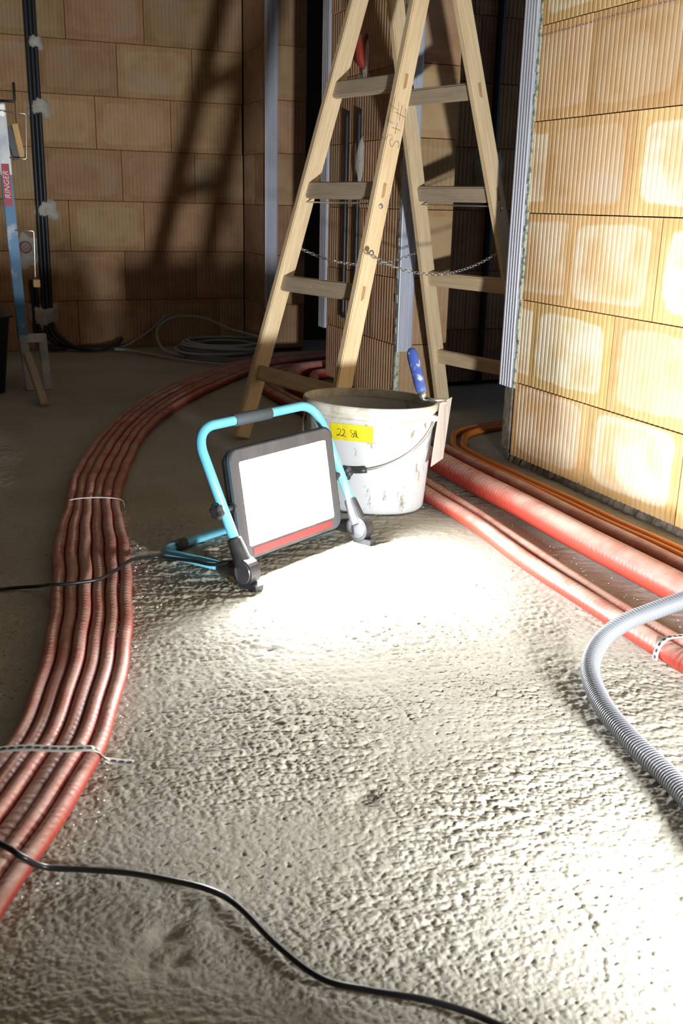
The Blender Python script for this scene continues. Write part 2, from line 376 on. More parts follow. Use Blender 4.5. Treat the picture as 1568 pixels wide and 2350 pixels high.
structure('wall_beyond', join(box(4., 4.2, RY0-.2, .9, -.1, CEIL), box(4., 4.2, 3.5, 4.25, -.1, CEIL), box(4., 4.2, 5.2, BY+.2, -.1, CEIL), box(4., 4.2, .9, 3.5, -.1, .6), box(4., 4.2, 4.25, 5.2, -.1, .6), box(4., 4.2, .9, 3.5, 2.3, CEIL), box(4., 4.2, 4.25, 5.2, 2.3, CEIL)), 'plainwall')   # two openings added to let fill light reach the dark doorways
DA, DB = (2.61, 3.44), (4.17, 5.03)       # the two door openings in the right-hand wall
TK = .215
wall_back = structure('wall_back', box(RX0, 4., BY+.058, BY+.25, -.1, CEIL), 'joint')
wall_right = structure('wall_right', join(box(WX+.058, WX+TK-.004, RY0, DA[0]-.004, -.1, CEIL), box(WX+.058, WX+TK-.004, DA[1]+.03, DB[0]-.004, -.1, CEIL), box(WX+.058, WX+TK-.004, DB[1]+.03, BY+.058, -.1, CEIL),
    box(WX+.005, WX+TK-.004, DA[0]-.004, DA[1]+.03, 2.1, CEIL), box(WX+.005, WX+TK-.004, DB[0]-.004, DB[1]+.03, 2.1, CEIL)), 'joint')
wall_partition = structure('wall_partition', box(WX+TK+.02, 4., 3.84+.058, 4.06, -.1, CEIL), 'joint')

# --- ribbed hollow clay blocks, each an object of its own
PITCH, BH = .3828, .25
def block_mesh(ln, h, depth=.056, ribs=True, pitch=.0191, gd=.0032, gw=0):
    prof = []
    if ribs:
        mg = .014 if ln > .1 else .003; n = max(1, int(round((ln-2*mg)/pitch))); p = (ln-2*mg)/n      # plain margin at both ends, ribs between
        for k in range(n):
            x = -ln/2+mg+k*p
            prof += [(x+p*(.06+gw), gd), (x+p*(.17+gw), gd*.22), (x+p*.36, 0), (x+p*.66, 0), (x+p*(.84-gw), gd*.2), (x+p*(.95-gw), gd)]
        prof = [(-ln/2+.0015, .0006), (-ln/2+mg*.8, .0008)]+prof+[(ln/2-mg*.8, .0008), (ln/2-.0015, .0006)]
    else: prof = [(-ln/2, .0), (ln/2, 0)]
    prof = [(-ln/2, prof[0][1]+.0012)]+prof+[(ln/2, prof[-1][1]+.0012)]
    V = []; m_ = len(prof)
    for z in (0, h): V += [(x, y, z) for x, y in prof]
    F = [(i, i+1, m_+i+1, m_+i) for i in range(m_-1)]
    b0 = len(V); V += [(-ln/2, depth, 0), (ln/2, depth, 0), (-ln/2, depth, h), (ln/2, depth, h)]
    F += [(m_-1, b0+1, b0+3, 2*m_-1), (b0, 0, m_, b0+2), (b0+1, b0, b0+2, b0+3)]
    F.append(tuple(list(range(m_))[::-1]+[b0, b0+1])); F.append(tuple(list(range(m_, 2*m_))+[b0+3, b0+2]))
    return V, F
_bc = {}
def block(parent, mat, front, a0, a1, z0, z1, facing, ribs=True, gap=.003):
    """facing 'x-': front plane x=front, a = y range ; 'y-': front plane y=front, a = x range"""
    ln, h = a1-a0-gap, z1-z0-gap
    if ln < .012: return
    key = (round(ln, 3), round(h, 3), ribs, mat, facing)
    if key not in _bc:
        me = bpy.data.meshes.new('clay_block'); v, f = block_mesh(ln, h, .056, ribs, *((.0235, .010, .08) if mat == 'clay_nib' and facing == 'x-' else ())); me.from_pydata(v, [], f); me.update(); me.materials.append(M[mat]); _bc[key] = me
    o = bpy.data.objects.new('clay_block', _bc[key]); COL.objects.link(o); W[o.name] = Matrix.Identity(4)
    c = (a0+a1)/2; pr = random.uniform(-.0012, .0012)
    if facing == 'x-': o.location = (front+pr, c, z0+gap/2); o.rotation_euler = (0, 0, -math.pi/2+random.uniform(-.002, .002))
    else: o.location = (c, front+pr, z0+gap/2); o.rotation_euler = (0, 0, random.uniform(-.002, .002))
    o.parent = parent
def course(parent, mat, front, lo, hi, z0, z1, phase, facing, ribs=True):
    k = math.floor((lo-phase)/PITCH); a = phase+k*PITCH
    while a < hi:
        s, e = max(a, lo), min(a+PITCH, hi)
        if e-s > .012: block(parent, mat, front, s, e, z0, z1, facing, ribs)
        a += PITCH
ph_r = [2.217, 2.150, 2.388, 2.141, 2.36, 2.217, 2.39, 2.22, 2.39, 2.22, 2.39]
ph_b = [.759, 1.014, .740, 1.018, .896, 1.014, .772, 1.01, .76, 1.0, .77]
for k in range(10):
    z0, z1 = (.02 if k == 0 else k*BH), (k+1)*BH
    course(wall_right, 'clay', WX, .02, DA[0], z0, z1, ph_r[k], 'x-')
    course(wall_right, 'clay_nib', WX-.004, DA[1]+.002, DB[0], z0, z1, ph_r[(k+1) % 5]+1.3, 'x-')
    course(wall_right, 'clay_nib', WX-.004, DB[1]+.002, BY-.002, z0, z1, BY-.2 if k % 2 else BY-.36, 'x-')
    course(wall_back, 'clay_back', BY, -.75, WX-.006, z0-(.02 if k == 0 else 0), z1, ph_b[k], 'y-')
    # ends of the wall at the door openings, facing the camera
    rb = k % 4 in (1, 3)
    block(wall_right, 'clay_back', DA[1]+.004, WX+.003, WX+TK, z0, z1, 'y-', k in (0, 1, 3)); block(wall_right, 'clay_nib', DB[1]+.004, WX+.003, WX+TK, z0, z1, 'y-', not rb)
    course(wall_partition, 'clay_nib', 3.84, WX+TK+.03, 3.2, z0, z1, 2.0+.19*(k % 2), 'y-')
structure('back_wall_rest', box(RX0, -.752, BY, BY+.06, 0, CEIL), 'plainwall', wall_back)
structure('back_wall_top', box(-.75, WX, BY, BY+.06, 2.502, CEIL), 'plainwall', wall_back)
structure('right_wall_rest', box(WX, WX+.06, RY0, .018, 0, CEIL), 'plainwall', wall_right)
structure('right_wall_top', box(WX, WX+.06, .02, DA[0], 2.502, CEIL), 'plainwall', wall_right)
# rough mortar bed under the first course
def mortar_bed(name, x0, x1, y0, y1, z1, parent):
    n = int((y1-y0)/.012); V, F = [], []
    for i in range(n+1):
        y = y0+(y1-y0)*i/n; j = rng.uniform(-.009, .007); hh = z1+rng.uniform(-.008, .003)
        V += [(x0+j-.008, y, -.005), (x0+j+rng.uniform(-.003, .003), y, hh*.55), (x0+j+.006, y, hh), (x1, y, hh)]
    for i in range(n):
        for k in range(3): a = i*4+k; F.append((a, a+4, a+5, a+1))
    return obj(name, (V, F), 'mortar', parent)
mortar_bed('mortar_bed', WX+.006, WX+.06, .02, DA[0], .03, wall_right)
# snapped blue chalk line across the ribs
def chalk():
    p0, p1 = onX(1245, 82, WX), onX(1568, -4, WX); vfs = []; n = 36
    for i in range(n+22):
        t = (i+.3)/n; a = p0+(p1-p0)*t; y0 = a[1]-.0045; y1 = a[1]+.0045
        if y0 < .05: break
        s = (p1[2]-p0[2])/(p1[1]-p0[1]); vfs.append(([(WX-.0022, y0, a[2]-s*.0045-.0010), (WX-.0022, y1, a[2]+s*.0045-.0010), (WX-.0022, y1, a[2]+s*.0045+.0010), (WX-.0022, y0, a[2]-s*.0045+.0010)], [(0, 1, 2, 3)]))
    o = obj('chalk_line', join(*vfs), 'chalk', wall_right, label='dashed blue chalk line'); return o
chalk()

# --- galvanised plaster profiles on the four door corners
def ridged(w_, t, z0, z1, n=6, d=.004):
    prof = [(0, 0)]
    for k in range(n):
        x = w_*k/n; s = w_/n; prof += [(x+s*.15, -d*.2), (x+s*.3, -d), (x+s*.7, -d), (x+s*.85, -d*.2)]
    prof += [(w_, 0), (w_, t), (0, t)]; m_ = len(prof)
    V = [(x, y, z) for z in (z0, z1) for x, y in prof]
    F = [(i, (i+1) % m_, m_+(i+1) % m_, m_+i) for i in range(m_)]+[tuple(range(m_))[::-1], tuple(range(m_, 2*m_))]
    return V, F
def profile(n_, label, o, rot, w_, t, z0, ridges=6):
    mm = Matrix.Translation(Vector(o)) @ Matrix.Rotation(rot, 4, 'Z')
    ob = obj('door_profile', ridged(w_, t, 0, 2.1-z0, ridges), 'steel', None, False, mm @ Matrix.Translation((0, 0, z0)))
    ob['label'] = label; ob['category'] = 'metal profile'; ob['group'] = 'galvanised profiles at the door openings'; return ob
profile(0, 'galvanised ridged metal profile on the edge of the bright ochre block wall', (WX-.006, DA[0]+.070, 0), -math.pi/2, .072, .03, .232, 5)
pf3 = profile(0, 'pale metal profile behind the ladder, directly above the blue trowel handle', (WX-.006, DA[1]-.012, 0), 0, .062, .012, .228, 3)
profile(0, 'narrow ridged metal profile seen between the left ladder rails', (WX-.010, DB[0]+.075, 0), -math.pi/2, .078, .03, .232, 4)
profile(0, 'metal profile beside the far left block wall, left of the dark doorway', (WX-.008, DB[1]-.012, 0), 0, .066, .012, .232, 3)
trim = structure('trim_1', join(*[box(WX-.004+rng.uniform(-.002, .002), WX+.018, DA[0]-.014+rng.uniform(-.002, .002), DA[0]+.002, .232+.03*i, .262+.03*i) for i in range(62)]), 'greenmortar')
trim['label'] = 'ragged pale green mortar edge beside the metal profile'
trim2 = structure('trim_2', join(box(WX-.002, WX+.05, DA[0]+.001, DA[0]+.040, .035, .236), box(WX+.005, WX+.02, DA[0]+.008, DA[0]+.02, -.01, .04)), 'mortar'); trim2['label'] = 'grey mortar strip below the metal profile'
trim3 = structure('trim_3', join(*[box(WX-.006+rng.uniform(-.003, .002), WX+.01, DA[1]+.001, DA[1]+.012+rng.uniform(0, .006), .02+.03*i, .05+.03*i) for i in range(68)]), 'greenmortar')
mpr = obj('print_marks', join(*[box(-.0004, .0004, 0, 0, 0, 0)]), 'ink') if False else None

# ================================================================== WORK LIGHT
LO = np.array([.7394, 1.9375, .035]); yaw, lean, tilt = .5041, .4888, .1756
U = np.array([math.cos(yaw), math.sin(yaw), 0]); NN = np.array([math.sin(yaw), -math.cos(yaw), 0]); Z = np.array([0, 0, 1.])
A = -math.sin(lean)*NN+math.cos(lean)*Z; PU = -math.sin(tilt)*NN+math.cos(tilt)*Z; PN = math.cos(tilt)*NN+math.sin(tilt)*Z
HW, LF, LP = .1943, .3133, .1343
PV = LO+A*LP; PC = PV+PN*.0088-U*.0022
wl = thing('work_light', 'glowing rectangular work light on a cyan tube stand, on the floor', 'work light', (LO[0], LO[1], 0))
hubL, hubR = LO-U*HW, LO+U*HW
TR_ = .0108
arm = fillet([hubL+A*.02, hubL+A*LF, hubR+A*LF, hubR+A*.02], .052, 12)
obj('frame_tube', tube(arm, TR_, 18), 'cyan', wl, True)
g0, g1 = LO+A*LF-U*.078, LO+A*LF+U*.038
obj('hand_grip', tube([g0, g0+U*.002, g1-U*.002, g1], [.011, .0138, .0138, .011], 18), 'grip', wl, True, label='dark grey rubber hand grip')
BK = -NN
zb = np.array([0, 0, -.0215])
base = fillet([hubL+BK*.02+zb*.2, hubL+BK*.27+zb, hubR+BK*.27+zb, hubR+BK*.02+zb*.2], .04, 10)
bt = obj('base_tube', tube(base, TR_, 18), 'cyan', wl, True)
for a, b_ in ((-.150, -.115), (.115, .150)):
    c0 = LO+BK*.27+zb; obj('rubber_sleeve', tube([c0+U*a, c0+U*b_], .0126, 16), 'grip', bt, True)
for sgn, hb in ((-1, hubL), (1, hubR)):
    out = U*sgn
    hub = obj('joint_hub', join(cyl(hb-U*.014, hb+U*.014, .0285, .0285, 28), tube([hb+A*.012, hb+A*.03, hb+A*.068, hb+A*.072], [.021, .0185, .0150, .0135], 20), tube([hb+BK*.01, hb+BK*.035+zb*.15, hb+BK*.07+zb*.4], [.024, .018, .0135], 18)), 'black', wl, False)
    obj('cover_disc', join(cyl(hb+out*.0138, hb+out*.0165, .0255, .024, 28), cyl(hb-out*.0138, hb-out*.0155, .0235, .022, 28)), 'bezel', hub)
    fm = frame(hb-Z*.026+NN*.012, U, NN, Z); v, f = box(-.013, .013, -.022, .026, -.0085, .006)
    obj('foot_wedge', ([(x*(1 if y < 0 else .9), y, z*(1 if y < 0 else .45) if z > 0 else z) for x, y, z in v], f), 'black', hub, False, fm)
    kp = PV+U*sgn*HW
    obj('pivot_bracket', join(cyl(kp-out*.034, kp-out*.006, .0065), cyl(kp-out*.030, kp-out*.022, .012)), 'black', wl)
    k0 = kp+out*.011 - (BK*0)
    lob = []
    for i in range(24):
        t = 2*math.pi*i/24; lob.append(.0165+.0022*math.cos(6*t))
    V = [];  e1, e2 = A, np.cross(U, A)
    for q, sc in ((0, .6), (.004, 1), (.013, 1), (.016, .75)):
        for i in range(24):
            t = 2*math.pi*i/24; V.append(k0+out*q+(e1*math.cos(t)+e2*math.sin(t))*lob[i]*sc)
    F = [(r_*24+i, r_*24+(i+1) % 24, (r_+1)*24+(i+1) % 24, (r_+1)*24+i) for r_ in range(3) for i in range(24)]+[tuple(range(24)), tuple(range(72, 96))]
    kn = obj('clamp_knob', (V, F), 'black', wl)
    obj('bolt', cyl(kp-out*.004, kp+out*.0125, .0052), 'zinc', kn)
def rrect(hw, hh, r, n=8, ox=0, oy=0):
    P = []
    for cx, cy, a0 in ((hw-r, hh-r, 0), (-hw+r, hh-r, 90), (-hw+r, -hh+r, 180), (hw-r, -hh+r, 270)):
        for k in range(n+1): t = math.radians(a0+90*k/n); P.append((cx+r*math.cos(t)+ox, cy+r*math.sin(t)+oy))
    return P
pm = frame(PC, U, PU, PN)
def loft(rings, close0=True, close1=True):
    m_ = len(rings[0][0]); V = [(x, y, z) for pts, z in rings for x, y in pts]
    F = [(r_*m_+i, r_*m_+(i+1) % m_, (r_+1)*m_+(i+1) % m_, (r_+1)*m_+i) for r_ in range(len(rings)-1) for i in range(m_)]
    if close0: F.append(tuple(range(m_))[::-1])
    if close1: F.append(tuple(range((len(rings)-1)*m_, len(rings)*m_)))
    return V, F
hw, hh = .1682, .1202
obj('housing', loft([(rrect(hw-.03, hh-.03, .012), -.040), (rrect(hw-.012, hh-.012, .02), -.034), (rrect(hw-.001, hh-.001, .026), -.016), (rrect(hw, hh, .026), -.004), (rrect(hw-.002, hh-.002, .025), 0)]), 'black', wl, False, pm)
fins = [box(-.115+.0128*i, -.112+.0128*i, -.085, .085, -.058, -.036) for i in range(19)]
obj('cooling_fin', join(*fins), 'black', wl, False, pm)
sy = .0004
obj('bezel', loft([(rrect(hw-.001, hh-.001, .025), .0002), (rrect(hw-.004, hh-.004, .023), .003), (rrect(.1415, .0912, .005, 8), .003), (rrect(.1400, .0895, .004, 8), .0012)], False, False), 'bezel', wl, False, pm)
obj('light_panel', loft([(rrect(.1402, .0897, .004), .0011), (rrect(.1399, .0894, .004), .0014)], False, True), 'glow', wl, False, pm, label='glowing white light panel')
obj('red_strip', box(-.134, .132, -.1115, -.0955, .0031, .0038), 'redstrip', wl, False, pm, label='dull red strip below the light panel')
obj('edge_rim', loft([(rrect(hw+.0008, hh+.0008, .0265), -.006), (rrect(hw+.0016, hh+.0016, .027), -.003), (rrect(hw+.0004, hh+.0004, .026), .0005)], False, False), 'grip', wl, True, pm)

# ================================================================== BUCKET
BC = np.array([1.0553, 2.3213]); BA, BB, BPH, BHT = .1773, .1339, 2.2974, .2843
B1 = np.array([math.cos(BPH), math.sin(BPH)]); B2 = np.array([-B1[1], B1[0]])
def bs(z): return .865+.135*min(max(z, 0), BHT)/BHT
def bpt(t, z, off=0):
    s = bs(z); p = BC+B1*(BA*s+off)*math.cos(t)+B2*(BB*s+off)*math.sin(t); return np.array([p[0], p[1], z])
def bhit(px, py, off=0):
    d = ray(px, py); ta, tb = 1.5, 2.45
    def g(t):
        P = CP+d*t; q = P[:2]-BC; s = bs(P[2]); return math.hypot((q@B1)/(BA*s+off), (q@B2)/(BB*s+off))-1
    ts = np.linspace(1.6, 2.9, 400); prev = g(ts[0])
    for a, b_ in zip(ts, ts[1:]):
        c = g(b_)
        if prev > 0 >= c:
            for _ in range(30):
                mid = (a+b_)/2
                if g(mid) > 0: a = mid
                else: b_ = mid
            return CP+d*b_
        prev = c
    tm = min(ts, key=lambda t: abs(g(t))); return CP+d*tm
bk = thing('bucket', 'dirty white oval plastic bucket with yellow tape, standing behind the work light', 'bucket', (*BC, 0))
def brings(prof, n=72):
    V = [];
    for off, z, sc in prof:
        for i in range(n):
            t = 2*math.pi*i/n; p = bpt(t, z, off)
            if sc != 1: p[:2] = BC+(p[:2]-BC)*sc
            V.append(p)
    m_ = len(prof); F = [(r_*n+i, r_*n+(i+1) % n, (r_+1)*n+(i+1) % n, (r_+1)*n+i) for r_ in range(m_-1) for i in range(n)]
    return V, F, n, m_
V, F, n_, m_ = brings([(0, .003, .93), (-.002, .003, .97), (-.0005, .009, 1), (0, .02, 1), (0, .08, 1), (0, .14, 1), (0, .20, 1), (0, .262, 1), (-.0028, .262, 1), (-.0028, .2, 1), (-.0028, .1, 1), (-.0028, .012, 1), (-.003, .008, .9)])
F += [tuple(range(n_))[::-1], tuple(range((m_-1)*n_, m_*n_))]
bd = obj('bucket_body', (V, F), 'bucket', bk, True)
V, F, n_, m_ = brings([(.0005, .246, 1), (.0062, .247, 1), (.0062, .2505, 1), (.001, .252, 1), (.001, .262, 1), (.0045, .2635, 1), (.0062, .268, 1), (.0062, .277, 1), (.004, .2835, 1), (.0, .2845, 1), (-.003, .283, 1), (-.0032, .262, 1)])
obj('rim', (V, F), 'bucket_rim', bk, True, label='grimy rim of the bucket')
for t in (0, math.pi):
    p = bpt(t, .250, .004); d = unit(np.array([*(B1*math.cos(t)), 0]))
    obj('handle_ear', join(cyl(p-d*.004, p+d*.006, .0085), cyl(p+d*.006, p+d*.010, .0065)), 'bucket', bk)
hp = []
for k in range(41):
    t = math.pi+math.pi*k/40.; dz = abs(math.sin(t)); z = .250-.128*dz**.85; hp.append(bpt(math.pi-(t-math.pi) if False else math.pi*k/40., z, .010+.004*dz))
mid = hp[20]
if np.dot(mid[:2]-BC, -BC) < 0:
    hp = [bpt(-math.pi*k/40., .250-.128*math.sin(math.pi*k/40.)**.85, .010+.004*math.sin(math.pi*k/40.)) for k in range(41)]
hd = obj('wire_handle', tube(hp, .0019, 8), 'zinc', bk, True, label='bent wire handle hanging down the front')
gi = min(range(41), key=lambda i: np.linalg.norm(hp[i]-bhit(805, 1058, .012)))
gp = hp[max(gi-3, 0):gi+4]
obj('handle_grip', tube(gp, .0076, 12), 'black', hd, True, label='black plastic grip')
# yellow tape with handwriting
tc_ = [(757, 969.5), (857.5, 979.5), (857.5, 1017.5), (763, 1008)]
V = []
for j in range(5):
    for i in range(13):
        u, v = i/12, j/4; a = np.array(tc_[0])*(1-u)+np.array(tc_[1])*u; b_ = np.array(tc_[3])*(1-u)+np.array(tc_[2])*u; V.append(bhit(*(a*(1-v)+b_*v), .0009))
F = [(j*13+i, (j+1)*13+i, (j+1)*13+i+1, j*13+i+1) for j in range(4) for i in range(12)]
tp = obj('tape', (V, F), 'tape', bk, True, label='strip of yellow tape reading 22 Stk')
def tpx(x, y): return (730+x/10.453, 960+y/10.457)
strokes = [[(470, 275), (490, 248), (520, 250), (545, 290), (535, 350), (500, 400), (470, 415), (455, 405), (475, 385), (510, 395), (550, 415)],
           [(580, 285), (605, 262), (635, 280), (640, 330), (615, 390), (575, 428), (560, 425), (580, 400), (610, 405), (625, 440), (655, 440), (680, 425)],
           [(830, 300), (805, 285), (785, 300), (795, 340), (830, 375), (855, 420), (845, 455), (815, 440), (795, 400)],
           [(885, 285), (880, 350), (875, 450)], [(920, 295), (915, 370), (905, 465)], [(840, 375), (880, 365), (930, 355)], [(945, 380), (915, 420), (920, 435), (950, 455), (978, 478)], [(925, 400), (945, 465)]]
obj('handwriting', join(*[tube([bhit(*tpx(*q[:2]), .0014) for q in smoothpath([(a, b_, 0) for a, b_ in s], 4)], .0006, 5) for s in strokes]), 'ink', tp, label='black handwriting 22 Stk')

# ================================================================== TROWEL hanging on the bucket rim
tw = thing('trowel', 'plastering trowel with blue handle hooked over the bucket rim', 'trowel', (1.20, 2.20, .13))
TL, TRr = onZ(1011, 925.5, .285), onZ(1038, 911, .285); BL = onZ(990, 1071, .135); BR = BL+(TRr-TL)*.97
nb = unit(np.cross(TRr-TL, BL-TL)); 
V = [TL, TRr, BR, BL]; V += [p+nb*.0016 for p in V]
obj('blade', (V, [(0, 1, 2, 3), (7, 6, 5, 4), (0, 4, 5, 1), (1, 5, 6, 2), (2, 6, 7, 3), (3, 7, 4, 0)]), 'blade', tw, label='dusty rectangular steel blade')
h0, h1 = dep(969, 903, 2.56), dep(943, 799, 2.60); fdir = unit(h0-h1)
att = (TL+TRr)/2*.92+(BL+BR)/2*.08
tang = smoothpath([h0, h0+fdir*.022, dep(993, 918, 2.53), dep(1012, 919, 2.53), att+np.array([-.004, -.002, .012]), att], 6)
obj('tang', tube(tang, [.0055]*8+[.0045]*(len(tang)-8), 10), 'zinc', tw, True)
hpts = [h1+(h0-h1)*t for t in (0, .03, .1, .22, .4, .6, .78, .92, 1)]; hr = [.004, .0095, .0135, .0155, .0150, .0145, .0150, .0135, .011]
obj('handle', tube(hpts, hr, 16), 'blue', tw, True, label='worn blue handle spotted with plaster')
obj('ferrule', tube([h0-fdir*.006, h0+fdir*.016], [.0120, .0085], 16), 'zinc', tw, True)

# ================================================================== WOODEN STEPLADDER
LX, LY, LZ, LYAW, LWT, LWB, LSA, LSB = 1.458, 2.998, 1.635, -1.326, .132, .245, .458, .461
RD = np.array([math.cos(LYAW), math.sin(LYAW), 0]); SD = np.array([-RD[1], RD[0], 0])
AP = np.array([LX, LY, LZ]); FL = np.array([LX, LY, 0])
ld = thing('stepladder', 'tall wooden double stepladder with chains, standing in the doorway behind the bucket', 'ladder', (LX, LY, 0))
rails = {}
for k, sg in (('1', -1), ('2', 1)):
    for S, sp_ in (('A', -LSA), ('B', LSB)):
        top, foot = AP+RD*sg*LWT, FL+RD*sg*LWB+SD*sp_
        d = unit(top-foot); rails[S+k] = (top, foot, d)
        ft = foot+d*.008
        wdir = np.cross(d, RD)
        bar('rail', ft+RD*(-.012), top+d*.04+RD*(-.012), wdir, .058, .024, 'wood', ld, .003)
def rp(k, z): top, foot, d = rails[k]; return foot+(top-foot)*(z/LZ)
for S in 'AB':
    for i in range(5):
        z = .223+.29*i+(.012 if i == 3 else .04 if i == 4 else 0); a, b_ = rp(S+'1', z), rp(S+'2', z)
        ax = unit(b_-a); d = rails[S+'1'][2]
        bar('rung', a-ax*.012, b_-ax*.020, d, .050, .022, 'wood_grey' if i in (3, 4) and S == 'A' or i == 3 else ('wood_grey' if (S, i) in (('A', 2), ('B', 2), ('A', 1)) else 'wood'), ld, .004)
        fm = frame(b_+RD*.0001, rails[S+'2'][2], np.cross(RD, rails[S+'2'][2]), RD)
        obj('tenon_end', box(-.022, .022, -.0055, .0055, -.002, .0006), 'tenon', ld, False, fm)
    for k, zz in (('2', .76),):
        p = rp(S+k, zz); obj('bolt_head', dome(p-RD*.0002, RD, .0085, .55), 'zinc', ld, True)
    z = .223+.58-.036; a, b_ = rp(S+'1', z), rp(S+'2', z)
    obj('tie_rod', tube([a, b_-RD*.024], .0026, 8), 'zinc', ld, True)
for s in (-1, 1): obj('hinge_plate', cyl(AP+RD*(s*LWT-.03), AP+RD*(s*LWT+.006), .02, .02, 16), 'zinc', ld)
bar('top_step', AP-RD*(LWT+.03)+Z*.055, AP+RD*(LWT+.03)+Z*.055, SD, .14, .025, 'wood', ld)
# chains
def rail_face(px, py, k): return onP(px, py, rails[k][1], RD)
for q, k in (((853, 580), 'A2'), ((825, 12), 'A1'), ((913, 25), 'B1')): obj('bolt_head', dome(rail_face(*q, k)-RD*.0002, RD, .0085, .6), 'zinc', ld, True)
def link_ring(c, t, b_, l=.0085, w_=.0048, r=.0011):
    P = []
    for k in range(12):
        a = 2*math.pi*k/12; P.append(c+t*l*math.cos(a)+b_*w_*math.sin(a))
    return tube(P, r, 5, closed=True)
def chain(pa, pb, sag):
    pa, pb = np.array(pa), np.array(pb); P = [pa+(pb-pa)*t-Z*sag*4*t*(1-t) for t in np.linspace(0, 1, 200)]
    s = np.concatenate([[0], np.cumsum([np.linalg.norm(b_-a) for a, b_ in zip(P, P[1:])])]); n = int(s[-1]/.0132); vfs = []
    for i in range(n):
        q = s[-1]*(i+.5)/n; j = np.searchsorted(s, q); c = P[j]; t = unit(P[min(j+1, 199)]-P[j-1]); b0 = unit(np.cross(t, Z)); b1 = np.cross(t, b0)
        vfs.append(link_ring(c, t, unit(b0*.75+b1*.66) if i % 2 else unit(b0*.66-b1*.75)))
    obj('chain', join(*vfs), 'zinc', ld, True, label='thin sagging steel chain')
def rail_face(px, py, k): return onP(px, py, rails[k][1], RD)
cA1, cB1 = rail_face(683, 567, 'A1')+RD*.003, rail_face(985, 563, 'B1')+RD*.003
chain(cA1, cB1, .062)
cA2 = rail_face(853, 580, 'A2')-RD*.026; cB2 = rp('B2', cA2[2])-RD*.026
chain(cA2, cB2, .070)
for p in (cA1, cB1): obj('eye_screw', dome(p-RD*.003, RD, .006, .6), 'zinc', ld, True)
def spx(x, y): return (880+x/7.833, 100+y/7.833)
marks = [[(340, 1105), (310, 1240), (280, 1390)], [(215, 1230), (300, 1275), (388, 1330)], [(402, 1170), (390, 1330), (375, 1478)], [(250, 1420), (228, 1525), (207, 1625)], [(150, 1508), (215, 1525), (305, 1568)],
         [(140, 1700), (115, 1760), (130, 1830), (160, 1850), (190, 1800), (225, 1755), (265, 1765), (280, 1820), (262, 1875)]]
obj('pencil_marks', join(*[tube([rail_face(*spx(*q[:2]), 'A2')+RD*.0006 for q in smoothpath([(a, b_, 0) for a, b_ in s], 5)], .0007, 5) for s in marks]), 'pencil', ld, label='pencilled S plus H on the rail')

# ================================================================== RED PIPES
def wavy(P, amp, wl_, seed):
    r = np.random.RandomState(seed); ph = r.rand(4)*6.28; out = []
    s = 0
    for i, p in enumerate(P):
        if i: s += np.linalg.norm(p-P[i-1])
        out.append(p+np.array([amp*math.sin(s/wl_*6.28+ph[0]), amp*math.sin(s/wl_*4.1+ph[1]), amp*.35*(1+math.sin(s/wl_*5.3+ph[2]))]))
    return out
pairs = [((-.98, -.38), (-.87, -.47)), ((-.33, .66), (-.215, .575)), ((-.20, .86), (-.080, .785)), ((-.095, 1.06), (.033, .992)), ((.014, 1.257), (.145, 1.196)), ((.068, 1.37), (.197, 1.318)), ((.134, 1.615), (.276, 1.570)), ((.187, 1.915), (.342, 1.885)), ((.223, 2.181), (.384, 2.135)),
         ((.297, 2.52), (.421, 2.444)), ((.360, 2.816), (.490, 2.722)), ((.533, 3.327), (.662, 3.245)), ((.769, 3.826), (.880, 3.672)), ((1.018, 4.202), (1.12, 4.025)), ((1.387, 4.612), (1.47, 4.445)), ((1.75, 4.80), (1.80, 4.635)), ((2.3, 4.93), (2.33, 4.76))]
ordinal = ['leftmost, outermost', 'second from the left', 'third from the left', 'fourth from the left', 'fifth from the left', 'rightmost, beside the lit floor']
Lp, Rp = smoothpath([(*a, 0) for a, b_ in pairs], 14), smoothpath([(*b_, 0) for a, b_ in pairs], 14)
lift = [.001, .003, .006, .002, .004, .001]
for i in range(6):
    P, R = [], []
    for a, b_ in zip(Lp, Rp):
        wdt = np.linalg.norm(b_-a)/6; c = a+(b_-a)*(i+.5)/6; r = min(wdt*.50, .0142); c[2] = r+.001+lift[i]; P.append(c); R.append(r)
    P = wavy(P, .0012, .21, 40); P = [p+np.array([0, 0, .0012*math.sin(.11*j+i*1.9)+.0012]) for j, p in enumerate(P)]; o = obj('insulated_pipe', tube(P, R, 14), 'pipe', None, True)
    tag(o, 'red insulated pipe of the curved floor bundle, '+ordinal[i], 'pipe', 'curved bundle of red pipes')
def floor_pipe(pts, r, label, seed, amp=.0015, z=None):
    P = smoothpath([(x, y, (z if z else r)+.001) for x, y in pts], 12); P = wavy(P, amp, .5, seed)
    o = obj('insulated_pipe', tube(P, r, 18), 'pipe', None, True); return tag(o, label, 'pipe', 'red pipes along the right wall')
floor_pipe([(1.172, -1.5), (1.165, .8), (1.163, 1.2), (1.172, 1.6), (1.205, 2.0), (1.214, 2.25), (1.24, 2.7), (1.285, 3.3), (1.29, 3.9), (1.37, 4.19), (1.6, 4.40), (2.3, 4.50)], .0195, 'orange red pipe nearest the lit floor on the right, crossed by the grey hose', 5)
floor_pipe([(1.212, -1.5), (1.206, .8), (1.204, 1.2), (1.213, 1.6), (1.247, 2.0), (1.257, 2.25), (1.283, 2.7), (1.328, 3.3), (1.333, 3.9), (1.41, 4.15), (1.62, 4.353), (2.3, 4.45)], .0160, 'thinner red pipe pressed behind the nearest right pipe', 6, z=.018)
floor_pipe([(1.372, -1.5), (1.366, .9), (1.364, 1.5), (1.372, 2.0), (1.384, 2.6), (1.40, 3.2), (1.41, 3.85), (1.48, 4.09), (1.66, 4.275), (2.3, 4.372)], .033, 'thick dusty red pipe in the middle of the right floor pipes', 7)
